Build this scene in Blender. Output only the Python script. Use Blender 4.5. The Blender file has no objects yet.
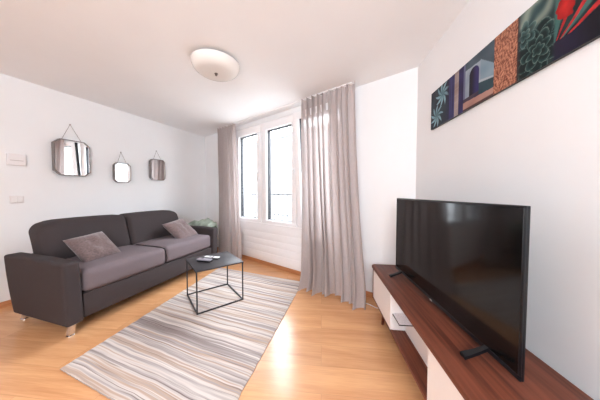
import bpy, bmesh, math, random
from math import sin, cos, pi, radians, sqrt
from mathutils import Vector, Matrix, noise

random.seed(7)
scene = bpy.context.scene
COL = scene.collection

# ------------------------------------------------------------------ helpers
def link(o, parent=None):
    COL.objects.link(o)
    if parent is not None:
        o.parent = parent
    return o

def tag(o, label=None, cat=None, group=None, kind=None):
    if label: o['label'] = label
    if cat: o['category'] = cat
    if group: o['group'] = group
    if kind: o['kind'] = kind
    return o

def empty(name, loc=(0, 0, 0), rotz=0.0):
    o = bpy.data.objects.new(name, None)
    o.empty_display_size = 0.1
    o.location = loc
    o.rotation_euler = (0, 0, rotz)
    return link(o)

def obj(name, bm, mat, parent=None, smooth=None, loc=None, rot=None):
    me = bpy.data.meshes.new(name)
    bmesh.ops.recalc_face_normals(bm, faces=bm.faces[:])
    bm.to_mesh(me); bm.free()
    o = bpy.data.objects.new(name, me)
    mats = mat if isinstance(mat, (list, tuple)) else [mat]
    for m in mats: me.materials.append(m)
    if smooth is not None:
        for p in me.polygons: p.use_smooth = True
        if smooth < 180:
            me.set_sharp_from_angle(angle=radians(smooth))
    if loc is not None: o.location = loc
    if rot is not None: o.rotation_euler = rot
    return link(o, parent)

def box(bm, x0, x1, y0, y1, z0, z1, bev=0.0, seg=2, mi=0, mat=None):
    r = bmesh.ops.create_cube(bm, size=1.0)
    vs = r['verts']
    for v in vs:
        v.co = Vector(((x0 + x1) / 2 + v.co.x * (x1 - x0), (y0 + y1) / 2 + v.co.y * (y1 - y0), (z0 + z1) / 2 + v.co.z * (z1 - z0)))
    fs = set(f for v in vs for f in v.link_faces)
    for f in fs: f.material_index = mi
    if bev > 0:
        es = list(set(e for v in vs for e in v.link_edges))
        r2 = bmesh.ops.bevel(bm, geom=es, offset=bev, segments=seg, profile=0.5, affect='EDGES')
        vs = list(set(v for f in r2['faces'] for v in f.verts) | set(v for v in vs if v.is_valid))
    if mat is not None:
        bmesh.ops.transform(bm, matrix=mat, verts=vs)
    return vs

def prism(bm, pts, z0, z1, M=None):
    """extrude polygon pts (x,y) from z0 to z1"""
    lo = [bm.verts.new((p[0], p[1], z0)) for p in pts]
    hi = [bm.verts.new((p[0], p[1], z1)) for p in pts]
    n = len(pts)
    bm.faces.new(lo[::-1]); bm.faces.new(hi)
    for i in range(n):
        bm.faces.new((lo[i], lo[(i + 1) % n], hi[(i + 1) % n], hi[i]))
    if M is not None:
        bmesh.ops.transform(bm, matrix=M, verts=lo + hi)
    return lo + hi

def tube(bm, pts, r, n=8, cap=True):
    """round tube along points; r scalar or list"""
    pts = [Vector(p) for p in pts]
    rr = r if isinstance(r, (list, tuple)) else [r] * len(pts)
    rings = []
    up = None
    for i, p in enumerate(pts):
        if i == 0: t = pts[1] - p
        elif i == len(pts) - 1: t = p - pts[i - 1]
        else: t = (pts[i + 1] - pts[i - 1])
        t.normalize()
        if up is None:
            up = Vector((0, 0, 1)) if abs(t.z) < 0.9 else Vector((1, 0, 0))
        a = t.cross(up)
        if a.length < 1e-5: a = t.cross(Vector((0.3, 1, 0.2)))
        a.normalize(); b = t.cross(a).normalized(); up = b.cross(t) * -1 if False else up
        rings.append([bm.verts.new(p + rr[i] * (cos(2 * pi * k / n) * a + sin(2 * pi * k / n) * b)) for k in range(n)])
    for i in range(len(rings) - 1):
        for k in range(n):
            bm.faces.new((rings[i][k], rings[i][(k + 1) % n], rings[i + 1][(k + 1) % n], rings[i + 1][k]))
    if cap:
        bm.faces.new(rings[0][::-1]); bm.faces.new(rings[-1])

def lathe(bm, prof, n=48, cx=0, cy=0, cz=0):
    rings = []
    for (r, z) in prof:
        if r < 1e-6:
            rings.append([bm.verts.new((cx, cy, cz + z))])
        else:
            rings.append([bm.verts.new((cx + r * cos(2 * pi * k / n), cy + r * sin(2 * pi * k / n), cz + z)) for k in range(n)])
    for i in range(len(rings) - 1):
        A, B = rings[i], rings[i + 1]
        for k in range(n):
            k2 = (k + 1) % n
            if len(A) == 1 and len(B) == 1: continue
            if len(A) == 1: bm.faces.new((A[0], B[k2], B[k]))
            elif len(B) == 1: bm.faces.new((A[k], A[k2], B[0]))
            else: bm.faces.new((A[k], A[k2], B[k2], B[k]))

def rounded(bm, c, h, r, puff=(0, 0, 0), n=10, warp=None):
    """soft box: centre c, half sizes h, corner radius r, bulge per axis"""
    def axis(hh):
        a = [-hh + r * t for t in (0, .15, .4, .7, 1.0)]
        inner = [(-hh + r) + (2 * (hh - r)) * i / n for i in range(1, n)]
        return a + inner + [-x for x in a[::-1]]
    X, Y, Z = axis(h[0]), axis(h[1]), axis(h[2])
    cache = {}
    def vert(p):
        key = tuple(round(q, 6) for q in p)
        if key in cache: return cache[key]
        q = [max(-(h[i] - r), min(h[i] - r, p[i])) for i in range(3)]
        d = Vector([p[i] - q[i] for i in range(3)])
        if d.length > 1e-9: d = d.normalized() * r
        w = Vector(q) + d
        f = [1 - (p[i] / h[i]) ** 2 for i in range(3)]
        w.x += puff[0] * (p[0] / h[0]) * f[1] * f[2]
        w.y += puff[1] * (p[1] / h[1]) * f[0] * f[2]
        w.z += puff[2] * (p[2] / h[2]) * f[0] * f[1]
        w = w + Vector(c)
        if warp: w = warp(w)
        v = bm.verts.new(w); cache[key] = v
        return v
    def face(fixed, val, A, B):
        for i in range(len(A) - 1):
            for j in range(len(B) - 1):
                qs = []
                for (a, b) in ((A[i], B[j]), (A[i + 1], B[j]), (A[i + 1], B[j + 1]), (A[i], B[j + 1])):
                    p = [0, 0, 0]; p[fixed] = val
                    o = [k for k in range(3) if k != fixed]
                    p[o[0]] = a; p[o[1]] = b
                    qs.append(vert(p))
                if len(set(qs)) == 4:
                    try: bm.faces.new(qs)
                    except ValueError: pass
    for s in (-1, 1):
        face(0, s * h[0], Y, Z); face(1, s * h[1], X, Z); face(2, s * h[2], X, Y)

# ------------------------------------------------------------------ materials
def new_mat(name):
    m = bpy.data.materials.new(name); m.use_nodes = True
    nt = m.node_tree
    return m, nt, nt.nodes['Principled BSDF']

def N(nt, t, **kw):
    n = nt.nodes.new(t)
    for k, v in kw.items(): setattr(n, k, v)
    return n

def ramp(nt, stops):
    r = N(nt, 'ShaderNodeValToRGB')
    cr = r.color_ramp
    while len(cr.elements) < len(stops): cr.elements.new(0.5)
    for e, (p, c) in zip(cr.elements, stops):
        e.position = p; e.color = (*c, 1)
    return r

def mat(name, col, rough=0.6, metal=0.0, spec=0.5, noise_amt=0.0, noise_scale=30, bump=0.0, bump_scale=200, coat=0.0):
    m, nt, b = new_mat(name)
    b.inputs['Base Color'].default_value = (*col, 1)
    b.inputs['Roughness'].default_value = rough
    b.inputs['Metallic'].default_value = metal
    b.inputs['Specular IOR Level'].default_value = spec
    b.inputs['Coat Weight'].default_value = coat
    tc = N(nt, 'ShaderNodeTexCoord')
    if noise_amt > 0:
        nz = N(nt, 'ShaderNodeTexNoise'); nz.inputs['Scale'].default_value = noise_scale; nz.inputs['Detail'].default_value = 4
        nt.links.new(tc.outputs['Object'], nz.inputs['Vector'])
        r = ramp(nt, [(0.3, tuple(c * (1 - noise_amt) for c in col)), (0.7, tuple(min(1, c * (1 + noise_amt)) for c in col))])
        nt.links.new(nz.outputs['Fac'], r.inputs['Fac']); nt.links.new(r.outputs['Color'], b.inputs['Base Color'])
    if bump > 0:
        nz = N(nt, 'ShaderNodeTexNoise'); nz.inputs['Scale'].default_value = bump_scale; nz.inputs['Detail'].default_value = 3
        nt.links.new(tc.outputs['Object'], nz.inputs['Vector'])
        bp = N(nt, 'ShaderNodeBump'); bp.inputs['Strength'].default_value = bump; bp.inputs['Distance'].default_value = 0.002
        nt.links.new(nz.outputs['Fac'], bp.inputs['Height']); nt.links.new(bp.outputs['Normal'], b.inputs['Normal'])
    return m

def wood_floor():
    m, nt, b = new_mat('oak_planks')
    tc = N(nt, 'ShaderNodeTexCoord')
    mp = N(nt, 'ShaderNodeMapping'); mp.inputs['Rotation'].default_value = (0, 0, radians(6))
    nt.links.new(tc.outputs['Object'], mp.inputs['Vector'])
    br = N(nt, 'ShaderNodeTexBrick')
    br.offset = 0.37; br.inputs['Scale'].default_value = 1.0
    br.inputs['Brick Width'].default_value = 1.3; br.inputs['Row Height'].default_value = 0.20
    br.inputs['Mortar Size'].default_value = 0.0012; br.inputs['Mortar Smooth'].default_value = 0.3
    br.inputs['Color1'].default_value = (0.0, 0.0, 0.0, 1); br.inputs['Color2'].default_value = (1, 1, 1, 1)
    br.inputs['Mortar'].default_value = (0.5, 0.5, 0.5, 1)
    nt.links.new(mp.outputs['Vector'], br.inputs['Vector'])
    # shift grain per plank
    sep = N(nt, 'ShaderNodeVectorMath', operation='MULTIPLY'); sep.inputs[1].default_value = (7.3, 3.1, 5.0)
    nt.links.new(br.outputs['Color'], sep.inputs[0])
    add = N(nt, 'ShaderNodeVectorMath', operation='ADD')
    nt.links.new(mp.outputs['Vector'], add.inputs[0]); nt.links.new(sep.outputs['Vector'], add.inputs[1])
    mp2 = N(nt, 'ShaderNodeMapping'); mp2.inputs['Scale'].default_value = (0.35, 2.6, 1.0)
    nt.links.new(add.outputs['Vector'], mp2.inputs['Vector'])
    wv = N(nt, 'ShaderNodeTexNoise')
    wv.inputs['Scale'].default_value = 2.2; wv.inputs['Distortion'].default_value = 1.6
    wv.inputs['Detail'].default_value = 3.5
    nt.links.new(mp2.outputs['Vector'], wv.inputs['Vector'])
    mp3 = N(nt, 'ShaderNodeMapping'); mp3.inputs['Scale'].default_value = (4, 90, 1)
    nt.links.new(add.outputs['Vector'], mp3.inputs['Vector'])
    fine = N(nt, 'ShaderNodeTexNoise'); fine.inputs['Scale'].default_value = 1.5; fine.inputs['Detail'].default_value = 4
    nt.links.new(mp3.outputs['Vector'], fine.inputs['Vector'])
    mx = N(nt, 'ShaderNodeMix', data_type='FLOAT'); mx.inputs[0].default_value = 0.35
    nt.links.new(wv.outputs['Fac'], mx.inputs[2]); nt.links.new(fine.outputs['Fac'], mx.inputs[3])
    r = ramp(nt, [(0.32, FLOOR_D), (0.62, FLOOR_L)])
    nt.links.new(mx.outputs[0], r.inputs['Fac'])
    # plank to plank tone
    hsv = N(nt, 'ShaderNodeHueSaturation')
    mr = N(nt, 'ShaderNodeMapRange'); mr.inputs['To Min'].default_value = 0.94; mr.inputs['To Max'].default_value = 1.05
    nt.links.new(br.outputs['Color'], mr.inputs['Value']); nt.links.new(mr.outputs['Result'], hsv.inputs['Value'])
    nt.links.new(r.outputs['Color'], hsv.inputs['Color'])
    mo = N(nt, 'ShaderNodeMix', data_type='RGBA'); mo.inputs[7].default_value = (FLOOR_D[0] * .6, FLOOR_D[1] * .6, FLOOR_D[2] * .6, 1)
    ml = N(nt, 'ShaderNodeMath', operation='MULTIPLY'); ml.inputs[1].default_value = 0.45
    nt.links.new(br.outputs['Fac'], ml.inputs[0]); nt.links.new(ml.outputs[0], mo.inputs[0])
    nt.links.new(hsv.outputs['Color'], mo.inputs[6]); nt.links.new(mo.outputs[2], b.inputs['Base Color'])
    b.inputs['Roughness'].default_value = 0.21
    b.inputs['Specular IOR Level'].default_value = 0.5
    bp = N(nt, 'ShaderNodeBump'); bp.inputs['Strength'].default_value = 0.05; bp.inputs['Distance'].default_value = 0.001
    nt.links.new(fine.outputs['Fac'], bp.inputs['Height']); nt.links.new(bp.outputs['Normal'], b.inputs['Normal'])
    return m

def wood(name, dark, light, scale=(30, 1.2, 30), rough=0.4):
    m, nt, b = new_mat(name)
    tc = N(nt, 'ShaderNodeTexCoord')
    mp = N(nt, 'ShaderNodeMapping'); mp.inputs['Scale'].default_value = scale
    nt.links.new(tc.outputs['Object'], mp.inputs['Vector'])
    nz = N(nt, 'ShaderNodeTexNoise'); nz.inputs['Scale'].default_value = 1.6; nz.inputs['Detail'].default_value = 6
    nz.inputs['Distortion'].default_value = 0.6
    nt.links.new(mp.outputs['Vector'], nz.inputs['Vector'])
    r = ramp(nt, [(0.33, dark), (0.66, light)])
    nt.links.new(nz.outputs['Fac'], r.inputs['Fac']); nt.links.new(r.outputs['Color'], b.inputs['Base Color'])
    b.inputs['Roughness'].default_value = rough
    return m

FLOOR_D = (0.60, 0.285, 0.128); FLOOR_L = (0.77, 0.42, 0.205)
M_floor = wood_floor()
M_wall = mat('white_wall_paint', (0.835, 0.840, 0.848), 0.9, spec=0.2, noise_amt=0.01, noise_scale=3, bump=0.05, bump_scale=300)
M_ceil = mat('white_ceiling_paint', (0.895, 0.905, 0.915), 0.92, spec=0.15, noise_amt=0.01, noise_scale=3)
M_base = wood('oak_baseboard', (0.42, 0.17, 0.07), (0.55, 0.25, 0.11), scale=(3, 3, 40))
M_walnut = wood('walnut_top', (0.080, 0.020, 0.011), (0.20, 0.058, 0.030), scale=(26, 1.0, 26), rough=0.5)
M_walnut.node_tree.nodes['Principled BSDF'].inputs['Specular IOR Level'].default_value = 0.3
M_white = mat('white_lacquer', (0.90, 0.885, 0.89), 0.35, noise_amt=0.01)
M_pvc = mat('white_pvc', (0.89, 0.875, 0.88), 0.4, noise_amt=0.01)
M_darkframe = mat('anthracite_aluminium', (0.016, 0.018, 0.024), 0.45, noise_amt=0.05)
M_seat = mat('lilac_grey_seat_fabric', (0.165, 0.134, 0.145), 0.92, spec=0.25, noise_amt=0.18, noise_scale=420, bump=0.7, bump_scale=500)  # lilac-grey fabric, lightened to carry the overhead light on the seats
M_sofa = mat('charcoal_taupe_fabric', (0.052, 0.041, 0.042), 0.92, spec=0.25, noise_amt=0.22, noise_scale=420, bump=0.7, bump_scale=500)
M_seam = mat('dark_seam_piping', (0.02, 0.016, 0.018), 0.9)
M_pillow = mat('taupe_pillow_fabric', (0.155, 0.110, 0.108), 0.9, spec=0.2, noise_amt=0.25, noise_scale=60, bump=0.8, bump_scale=260)
M_pillow.node_tree.nodes['Principled BSDF'].inputs['Sheen Weight'].default_value = 0.4
M_chrome = mat('polished_chrome', (0.75, 0.75, 0.77), 0.15, metal=1.0)
M_blackmetal = mat('black_powder_coat', (0.018, 0.016, 0.019), 0.5, noise_amt=0.1)
M_tabletop = mat('anthracite_table_top', (0.032, 0.027, 0.031), 0.48, spec=0.4, noise_amt=0.12, noise_scale=12)
M_mframe = mat('brushed_dark_nickel', (0.23, 0.20, 0.19), 0.35, metal=0.85)
M_mirror = mat('mirror_silver', (0.92, 0.91, 0.91), 0.015, metal=1.0)
M_chain = mat('bronze_chain', (0.22, 0.17, 0.14), 0.4, metal=0.7)
M_black = mat('black_plastic', (0.006, 0.006, 0.008), 0.38, spec=0.35)
M_screen = mat('tv_glass', (0.006, 0.005, 0.005), 0.10, spec=0.32)
M_switch = mat('switch_plastic', (0.80, 0.78, 0.78), 0.5)
M_switch2 = mat('switch_grey_detail', (0.5, 0.46, 0.45), 0.5)
M_rail = mat('dark_railing_paint', (0.20, 0.20, 0.21), 0.5, noise_amt=0.04)
M_stone = mat('pale_balcony_concrete', (0.6, 0.58, 0.56), 0.9, noise_amt=0.1, noise_scale=8)
M_green = mat('pale_green_blanket', (0.31, 0.36, 0.30), 0.92, spec=0.2, noise_amt=0.2, noise_scale=14, bump=0.5, bump_scale=150)
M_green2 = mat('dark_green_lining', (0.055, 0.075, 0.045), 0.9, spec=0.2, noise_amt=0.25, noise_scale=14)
M_remote_w = mat('white_remote_plastic', (0.85, 0.85, 0.87), 0.35)
M_remote_b = mat('grey_lilac_remote_plastic', (0.33, 0.31, 0.36), 0.3)
M_cable = mat('white_cable', (0.8, 0.78, 0.76), 0.5)
M_perf, _nt, _b = new_mat('perforated_white_plastic')
_tc = N(_nt, 'ShaderNodeTexCoord'); _v = N(_nt, 'ShaderNodeTexVoronoi'); _v.inputs['Scale'].default_value = 140
_nt.links.new(_tc.outputs['Object'], _v.inputs['Vector'])
_r = ramp(_nt, [(0.2, (0.55, 0.53, 0.56)), (0.4, (0.82, 0.8, 0.83))]); _nt.links.new(_v.outputs['Distance'], _r.inputs['Fac'])
_nt.links.new(_r.outputs['Color'], _b.inputs['Base Color'])

def glass_mat():
    m, nt, b = new_mat('window_glass')
    nt.nodes.remove(b)
    out = nt.nodes['Material Output']
    tr = N(nt, 'ShaderNodeBsdfTransparent'); tr.inputs['Color'].default_value = (0.96, 0.97, 0.97, 1)
    gl = N(nt, 'ShaderNodeBsdfGlossy'); gl.inputs['Roughness'].default_value = 0.02
    lw = N(nt, 'ShaderNodeLayerWeight'); lw.inputs['Blend'].default_value = 0.5
    pw = N(nt, 'ShaderNodeMath', operation='POWER'); pw.inputs[1].default_value = 5.0
    nt.links.new(lw.outputs['Facing'], pw.inputs[0])
    fr = N(nt, 'ShaderNodeMath', operation='MULTIPLY_ADD'); fr.inputs[1].default_value = 0.9; fr.inputs[2].default_value = 0.04
    nt.links.new(pw.outputs[0], fr.inputs[0])
    mx = N(nt, 'ShaderNodeMixShader')
    nt.links.new(fr.outputs[0], mx.inputs[0]); nt.links.new(tr.outputs[0], mx.inputs[1]); nt.links.new(gl.outputs[0], mx.inputs[2])
    nt.links.new(mx.outputs[0], out.inputs['Surface'])
    return m
M_glass = glass_mat()

def curtain_mat():
    m, nt, b = new_mat('sheer_taupe_linen')
    nt.nodes.remove(b)
    out = nt.nodes['Material Output']
    tc = N(nt, 'ShaderNodeTexCoord')
    mp = N(nt, 'ShaderNodeMapping'); mp.inputs['Scale'].default_value = (60, 60, 6)
    nt.links.new(tc.outputs['Object'], mp.inputs['Vector'])
    nz = N(nt, 'ShaderNodeTexNoise'); nz.inputs['Scale'].default_value = 3; nz.inputs['Detail'].default_value = 3
    nt.links.new(mp.outputs['Vector'], nz.inputs['Vector'])
    r = ramp(nt, [(0.3, (0.53, 0.465, 0.45)), (0.7, (0.60, 0.53, 0.515))])
    nt.links.new(nz.outputs['Fac'], r.inputs['Fac'])
    d = N(nt, 'ShaderNodeBsdfDiffuse'); t = N(nt, 'ShaderNodeBsdfTranslucent'); tr = N(nt, 'ShaderNodeBsdfTransparent')
    nt.links.new(r.outputs['Color'], d.inputs['Color']); nt.links.new(r.outputs['Color'], t.inputs['Color'])
    m1 = N(nt, 'ShaderNodeMixShader'); m1.inputs[0].default_value = 0.33
    nt.links.new(d.outputs[0], m1.inputs[1]); nt.links.new(t.outputs[0], m1.inputs[2])
    m2 = N(nt, 'ShaderNodeMixShader'); m2.inputs[0].default_value = 0.03
    nt.links.new(m1.outputs[0], m2.inputs[1]); nt.links.new(tr.outputs[0], m2.inputs[2])
    nt.links.new(m2.outputs[0], out.inputs['Surface'])
    return m
M_curtain = curtain_mat()

def lampglass():
    m, nt, b = new_mat('opal_lamp_glass')
    b.inputs['Base Color'].default_value = (0.9, 0.87, 0.83, 1)
    b.inputs['Roughness'].default_value = 0.12
    b.inputs['Transmission Weight'].default_value = 0.12
    b.inputs['IOR'].default_value = 1.3
    return m
M_opal = lampglass()

def rug_mat():
    m, nt, b = new_mat('striped_wool_rug')
    at = N(nt, 'ShaderNodeUVMap'); at.uv_map = 'UVMap'
    # slight waviness of the stripes
    nz = N(nt, 'ShaderNodeTexNoise'); nz.inputs['Scale'].default_value = 2.4; nz.inputs['Detail'].default_value = 2
    nt.links.new(at.outputs['UV'], nz.inputs['Vector'])
    sc = N(nt, 'ShaderNodeVectorMath', operation='SCALE'); sc.inputs['Scale'].default_value = 0.045
    nt.links.new(nz.outputs['Color'], sc.inputs[0])
    add = N(nt, 'ShaderNodeVectorMath', operation='ADD')
    nt.links.new(at.outputs['UV'], add.inputs[0]); nt.links.new(sc.outputs['Vector'], add.inputs[1])
    def stripes(sx, sy, off, stops):
        mp = N(nt, 'ShaderNodeMapping'); mp.inputs['Scale'].default_value = (sx, sy, 1); mp.inputs['Location'].default_value = (off, off * 1.7, 0)
        nt.links.new(add.outputs['Vector'], mp.inputs['Vector'])
        n2 = N(nt, 'ShaderNodeTexNoise'); n2.inputs['Scale'].default_value = 1.0; n2.inputs['Detail'].default_value = 3; n2.inputs['Roughness'].default_value = 0.6
        nt.links.new(mp.outputs['Vector'], n2.inputs['Vector'])
        r = ramp(nt, stops); nt.links.new(n2.outputs['Fac'], r.inputs['Fac'])
        return r, n2
    base, _ = stripes(0.30, 15, 3.3, [(0.34, (0.27, 0.225, 0.215)), (0.43, (0.44, 0.39, 0.375)), (0.50, (0.68, 0.62, 0.58)), (0.57, (0.50, 0.37, 0.29)), (0.64, (0.42, 0.37, 0.36)), (0.72, (0.28, 0.24, 0.24))])
    thin, tn = stripes(0.7, 60, 9.1, [(0.56, (0, 0, 0)), (0.66, (1, 1, 1))])
    mx = N(nt, 'ShaderNodeMix', data_type='RGBA'); mx.inputs[7].default_value = (0.11, 0.062, 0.05, 1)
    ml = N(nt, 'ShaderNodeMath', operation='MULTIPLY'); ml.inputs[1].default_value = 0.75
    nt.links.new(thin.outputs['Color'], ml.inputs[0]); nt.links.new(ml.outputs[0], mx.inputs[0])
    nt.links.new(base.outputs['Color'], mx.inputs[6])
    pale, pn = stripes(0.6, 44, 21.7, [(0.55, (0, 0, 0)), (0.64, (1, 1, 1))])
    mx2 = N(nt, 'ShaderNodeMix', data_type='RGBA'); mx2.inputs[7].default_value = (0.74, 0.68, 0.64, 1)
    ml2 = N(nt, 'ShaderNodeMath', operation='MULTIPLY'); ml2.inputs[1].default_value = 0.8
    nt.links.new(pale.outputs['Color'], ml2.inputs[0]); nt.links.new(ml2.outputs[0], mx2.inputs[0])
    nt.links.new(mx.outputs[2], mx2.inputs[6])
    nt.links.new(mx2.outputs[2], b.inputs['Base Color'])
    b.inputs['Roughness'].default_value = 0.95; b.inputs['Specular IOR Level'].default_value = 0.15
    f = N(nt, 'ShaderNodeTexNoise'); f.inputs['Scale'].default_value = 220; f.inputs['Detail'].default_value = 2
    nt.links.new(at.outputs['UV'], f.inputs['Vector'])
    bp = N(nt, 'ShaderNodeBump'); bp.inputs['Strength'].default_value = 0.5; bp.inputs['Distance'].default_value = 0.004
    nt.links.new(f.outputs['Fac'], bp.inputs['Height']); nt.links.new(bp.outputs['Normal'], b.inputs['Normal'])
    return m
M_rug = rug_mat()
M_rugback = mat('rug_binding', (0.42, 0.35, 0.31), 0.95, noise_amt=0.15, noise_scale=80)

# ------------------------------------------------------------------ room shell
H = 2.42
aL, aR, aW = radians(22.06), radians(5.3), radians(-51.9)
CR = Vector((1.153, 2.074, 0)); CL = Vector((-2.088, 4.616, 0))
dL = Vector((sin(aL), cos(aL), 0)); dR = Vector((sin(aR), cos(aR), 0))
W_vec = (CL - CR); LW = W_vec.length; dW = W_vec.normalized(); nW = Vector((-dW.y, dW.x, 0))  # into the room
if nW.dot(Vector((0, 0, 0)) - CR) < 0: nW = -nW
YB = -1.5
BL = CL - dL * ((CL.y - YB) / dL.y)
BR = CR - dR * ((CR.y - YB) / dR.y)

def structure(name, bm, m, parent=None, **k):
    o = obj(name, bm, m, parent, **k)
    if parent is None: o['kind'] = 'structure'
    return o

def slab_between(bm, A, B, z0, z1, thick, outward):
    """vertical wall slab between floor points A,B, thickness going outward"""
    o = outward.normalized() * thick
    pts = [A, B, B + o, A + o]
    prism(bm, [(p.x, p.y) for p in pts], z0, z1)

nL = Vector((-dL.y, dL.x, 0)); nR = Vector((dR.y, -dR.x, 0))
for nm, A, B, out in (('wall_left', BL - dL * .2, CL + dL * .25, nL), ('wall_right', BR - dR * .2, CR + dR * .25, nR),
                      ):
    bm = bmesh.new(); slab_between(bm, A, B, -0.1, H + .1, 0.2, out)
    structure(nm, bm, M_wall)

# wall behind the viewpoint, opened for an added fill-light window
BX0, BX1, BZ0, BZ1 = -1.30, 0.65, 1.15, 2.34
bm = bmesh.new()
for (x0, x1, z0, z1) in ((BL.x - .25, BX0, -.1, H + .1), (BX1, BR.x + .25, -.1, H + .1), (BX0, BX1, -.1, BZ0), (BX0, BX1, BZ1, H + .1)):
    box(bm, x0, x1, YB - .2, YB, z0, z1)
structure('wall_back', bm, M_wall)

# window wall, built in a wall frame: local x runs from right corner to left corner, y into the room
WF = Matrix.Translation(CR) @ Matrix(((dW.x, nW.x, 0, 0), (dW.y, nW.y, 0, 0), (0, 0, 1, 0), (0, 0, 0, 1)))
T0, T1, Z0, Z1 = 0.80, 3.00, 0.66, 2.34
WT = 0.26
bm = bmesh.new()
for (x0, x1, z0, z1) in ((-.3, T0, -.1, H + .1), (T1, LW + .3, -.1, H + .1), (T0, T1, -.1, Z0), (T0, T1, Z1, H + .1)):
    box(bm, x0, x1, -WT, 0, z0, z1)
bmesh.ops.transform(bm, matrix=WF, verts=bm.verts[:])
structure('wall_window', bm, M_wall)

bm = bmesh.new()
prism(bm, [(p.x, p.y) for p in (BL + Vector((-.3, -.3, 0)), BR + Vector((.3, -.3, 0)), CR + Vector((.35, .1, 0)), CL + Vector((.0, .35, 0)), CL + Vector((-.35, 0.1, 0)))], -0.12, 0)
structure('floor', bm, M_floor)
bm = bmesh.new()
prism(bm, [(p.x, p.y) for p in (BL + Vector((-.3, -.3, 0)), BR + Vector((.3, -.3, 0)), CR + Vector((.35, .1, 0)), CL + Vector((.0, .35, 0)), CL + Vector((-.35, 0.1, 0)))], H, H + .12)
structure('ceiling', bm, M_ceil)

for nm, A, B, inn in (('baseboard_left', BL, CL, -nL), ('baseboard_right', BR, CR, -nR), ('baseboard_window', CR, CL, nW)):
    bm = bmesh.new(); slab_between(bm, A + inn * .001, B + inn * .001, 0, 0.058, 0.014, inn)
    structure(nm, bm, M_base)

# white grooved panelling under the window
bm = bmesh.new()
zs = [0.06, 0.205, 0.32, 0.42, 0.535, 0.668]
for i in range(5):
    box(bm, 0.86, 3.30, 0.0, 0.018, zs[i] + .001, zs[i + 1] - .001, 0.004, 2)
box(bm, 0.86, 3.30, 0.0, 0.012, 0.06, 0.66)
bmesh.ops.transform(bm, matrix=WF, verts=bm.verts[:])
structure('trim_1', bm, M_pvc, smooth=30)
# slim sill board
bm = bmesh.new(); box(bm, T0 - .04, T1 + .30, 0, .035, 0.668, 0.69, .004)
bmesh.ops.transform(bm, matrix=WF, verts=bm.verts[:])
structure('trim_2', bm, M_pvc)
# ceiling curtain track
bm = bmesh.new(); box(bm, 0.62, 3.44, .115, .145, H - .012, H, .002)
bmesh.ops.transform(bm, matrix=WF, verts=bm.verts[:])
structure('trim_3', bm, M_pvc)

# ------------------------------------------------------------------ window
rotW = math.atan2(dW.y, dW.x)
# local x = dW, local y must be rot(x)+90deg; that points to -nW or nW
ysign = 1 if Vector((-dW.y, dW.x, 0)).dot(nW) > 0 else -1      # +1: local +y is into the room
def wy(a, b):      # into-room offsets to local y interval
    return (a, b) if ysign > 0 else (-b, -a)
win = empty('window_1', CR, rotW); win['kind'] = 'structure'
def WB(bm, x0, x1, a, b, z0, z1, bev=0.003, mi=0):
    y0, y1 = wy(a, b); return box(bm, x0, x1, y0, y1, z0, z1, bev, 1, mi)
bm = bmesh.new()
FZ0, FZ1 = Z0, Z1
WB(bm, T0, T1, -.075, -.012, FZ0, FZ0 + .055); WB(bm, T0, T1, -.075, -.012, FZ1 - .07, FZ1)
for (a, b) in ((T0, T0 + .06), (1.50, 1.545), (2.245, 2.31), (T1 - .05, T1)):
    WB(bm, a, b, -.075, -.012, FZ0 + .05, FZ1 - .065)
obj('frame', bm, M_pvc, win)
bm = bmesh.new()
WB(bm, T0, T1, -.125, -.076, FZ0, FZ0 + .045); WB(bm, T0, T1, -.125, -.076, FZ1 - .06, FZ1)
for (a, b) in ((T0, T0 + .05), (1.50, 1.54), (2.25, 2.305), (T1 - .04, T1)):
    WB(bm, a, b, -.125, -.076, FZ0 + .04, FZ1 - .055)
o = obj('outer_frame', bm, M_darkframe, win); o['label'] = 'dark grey outer window frame'

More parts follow.
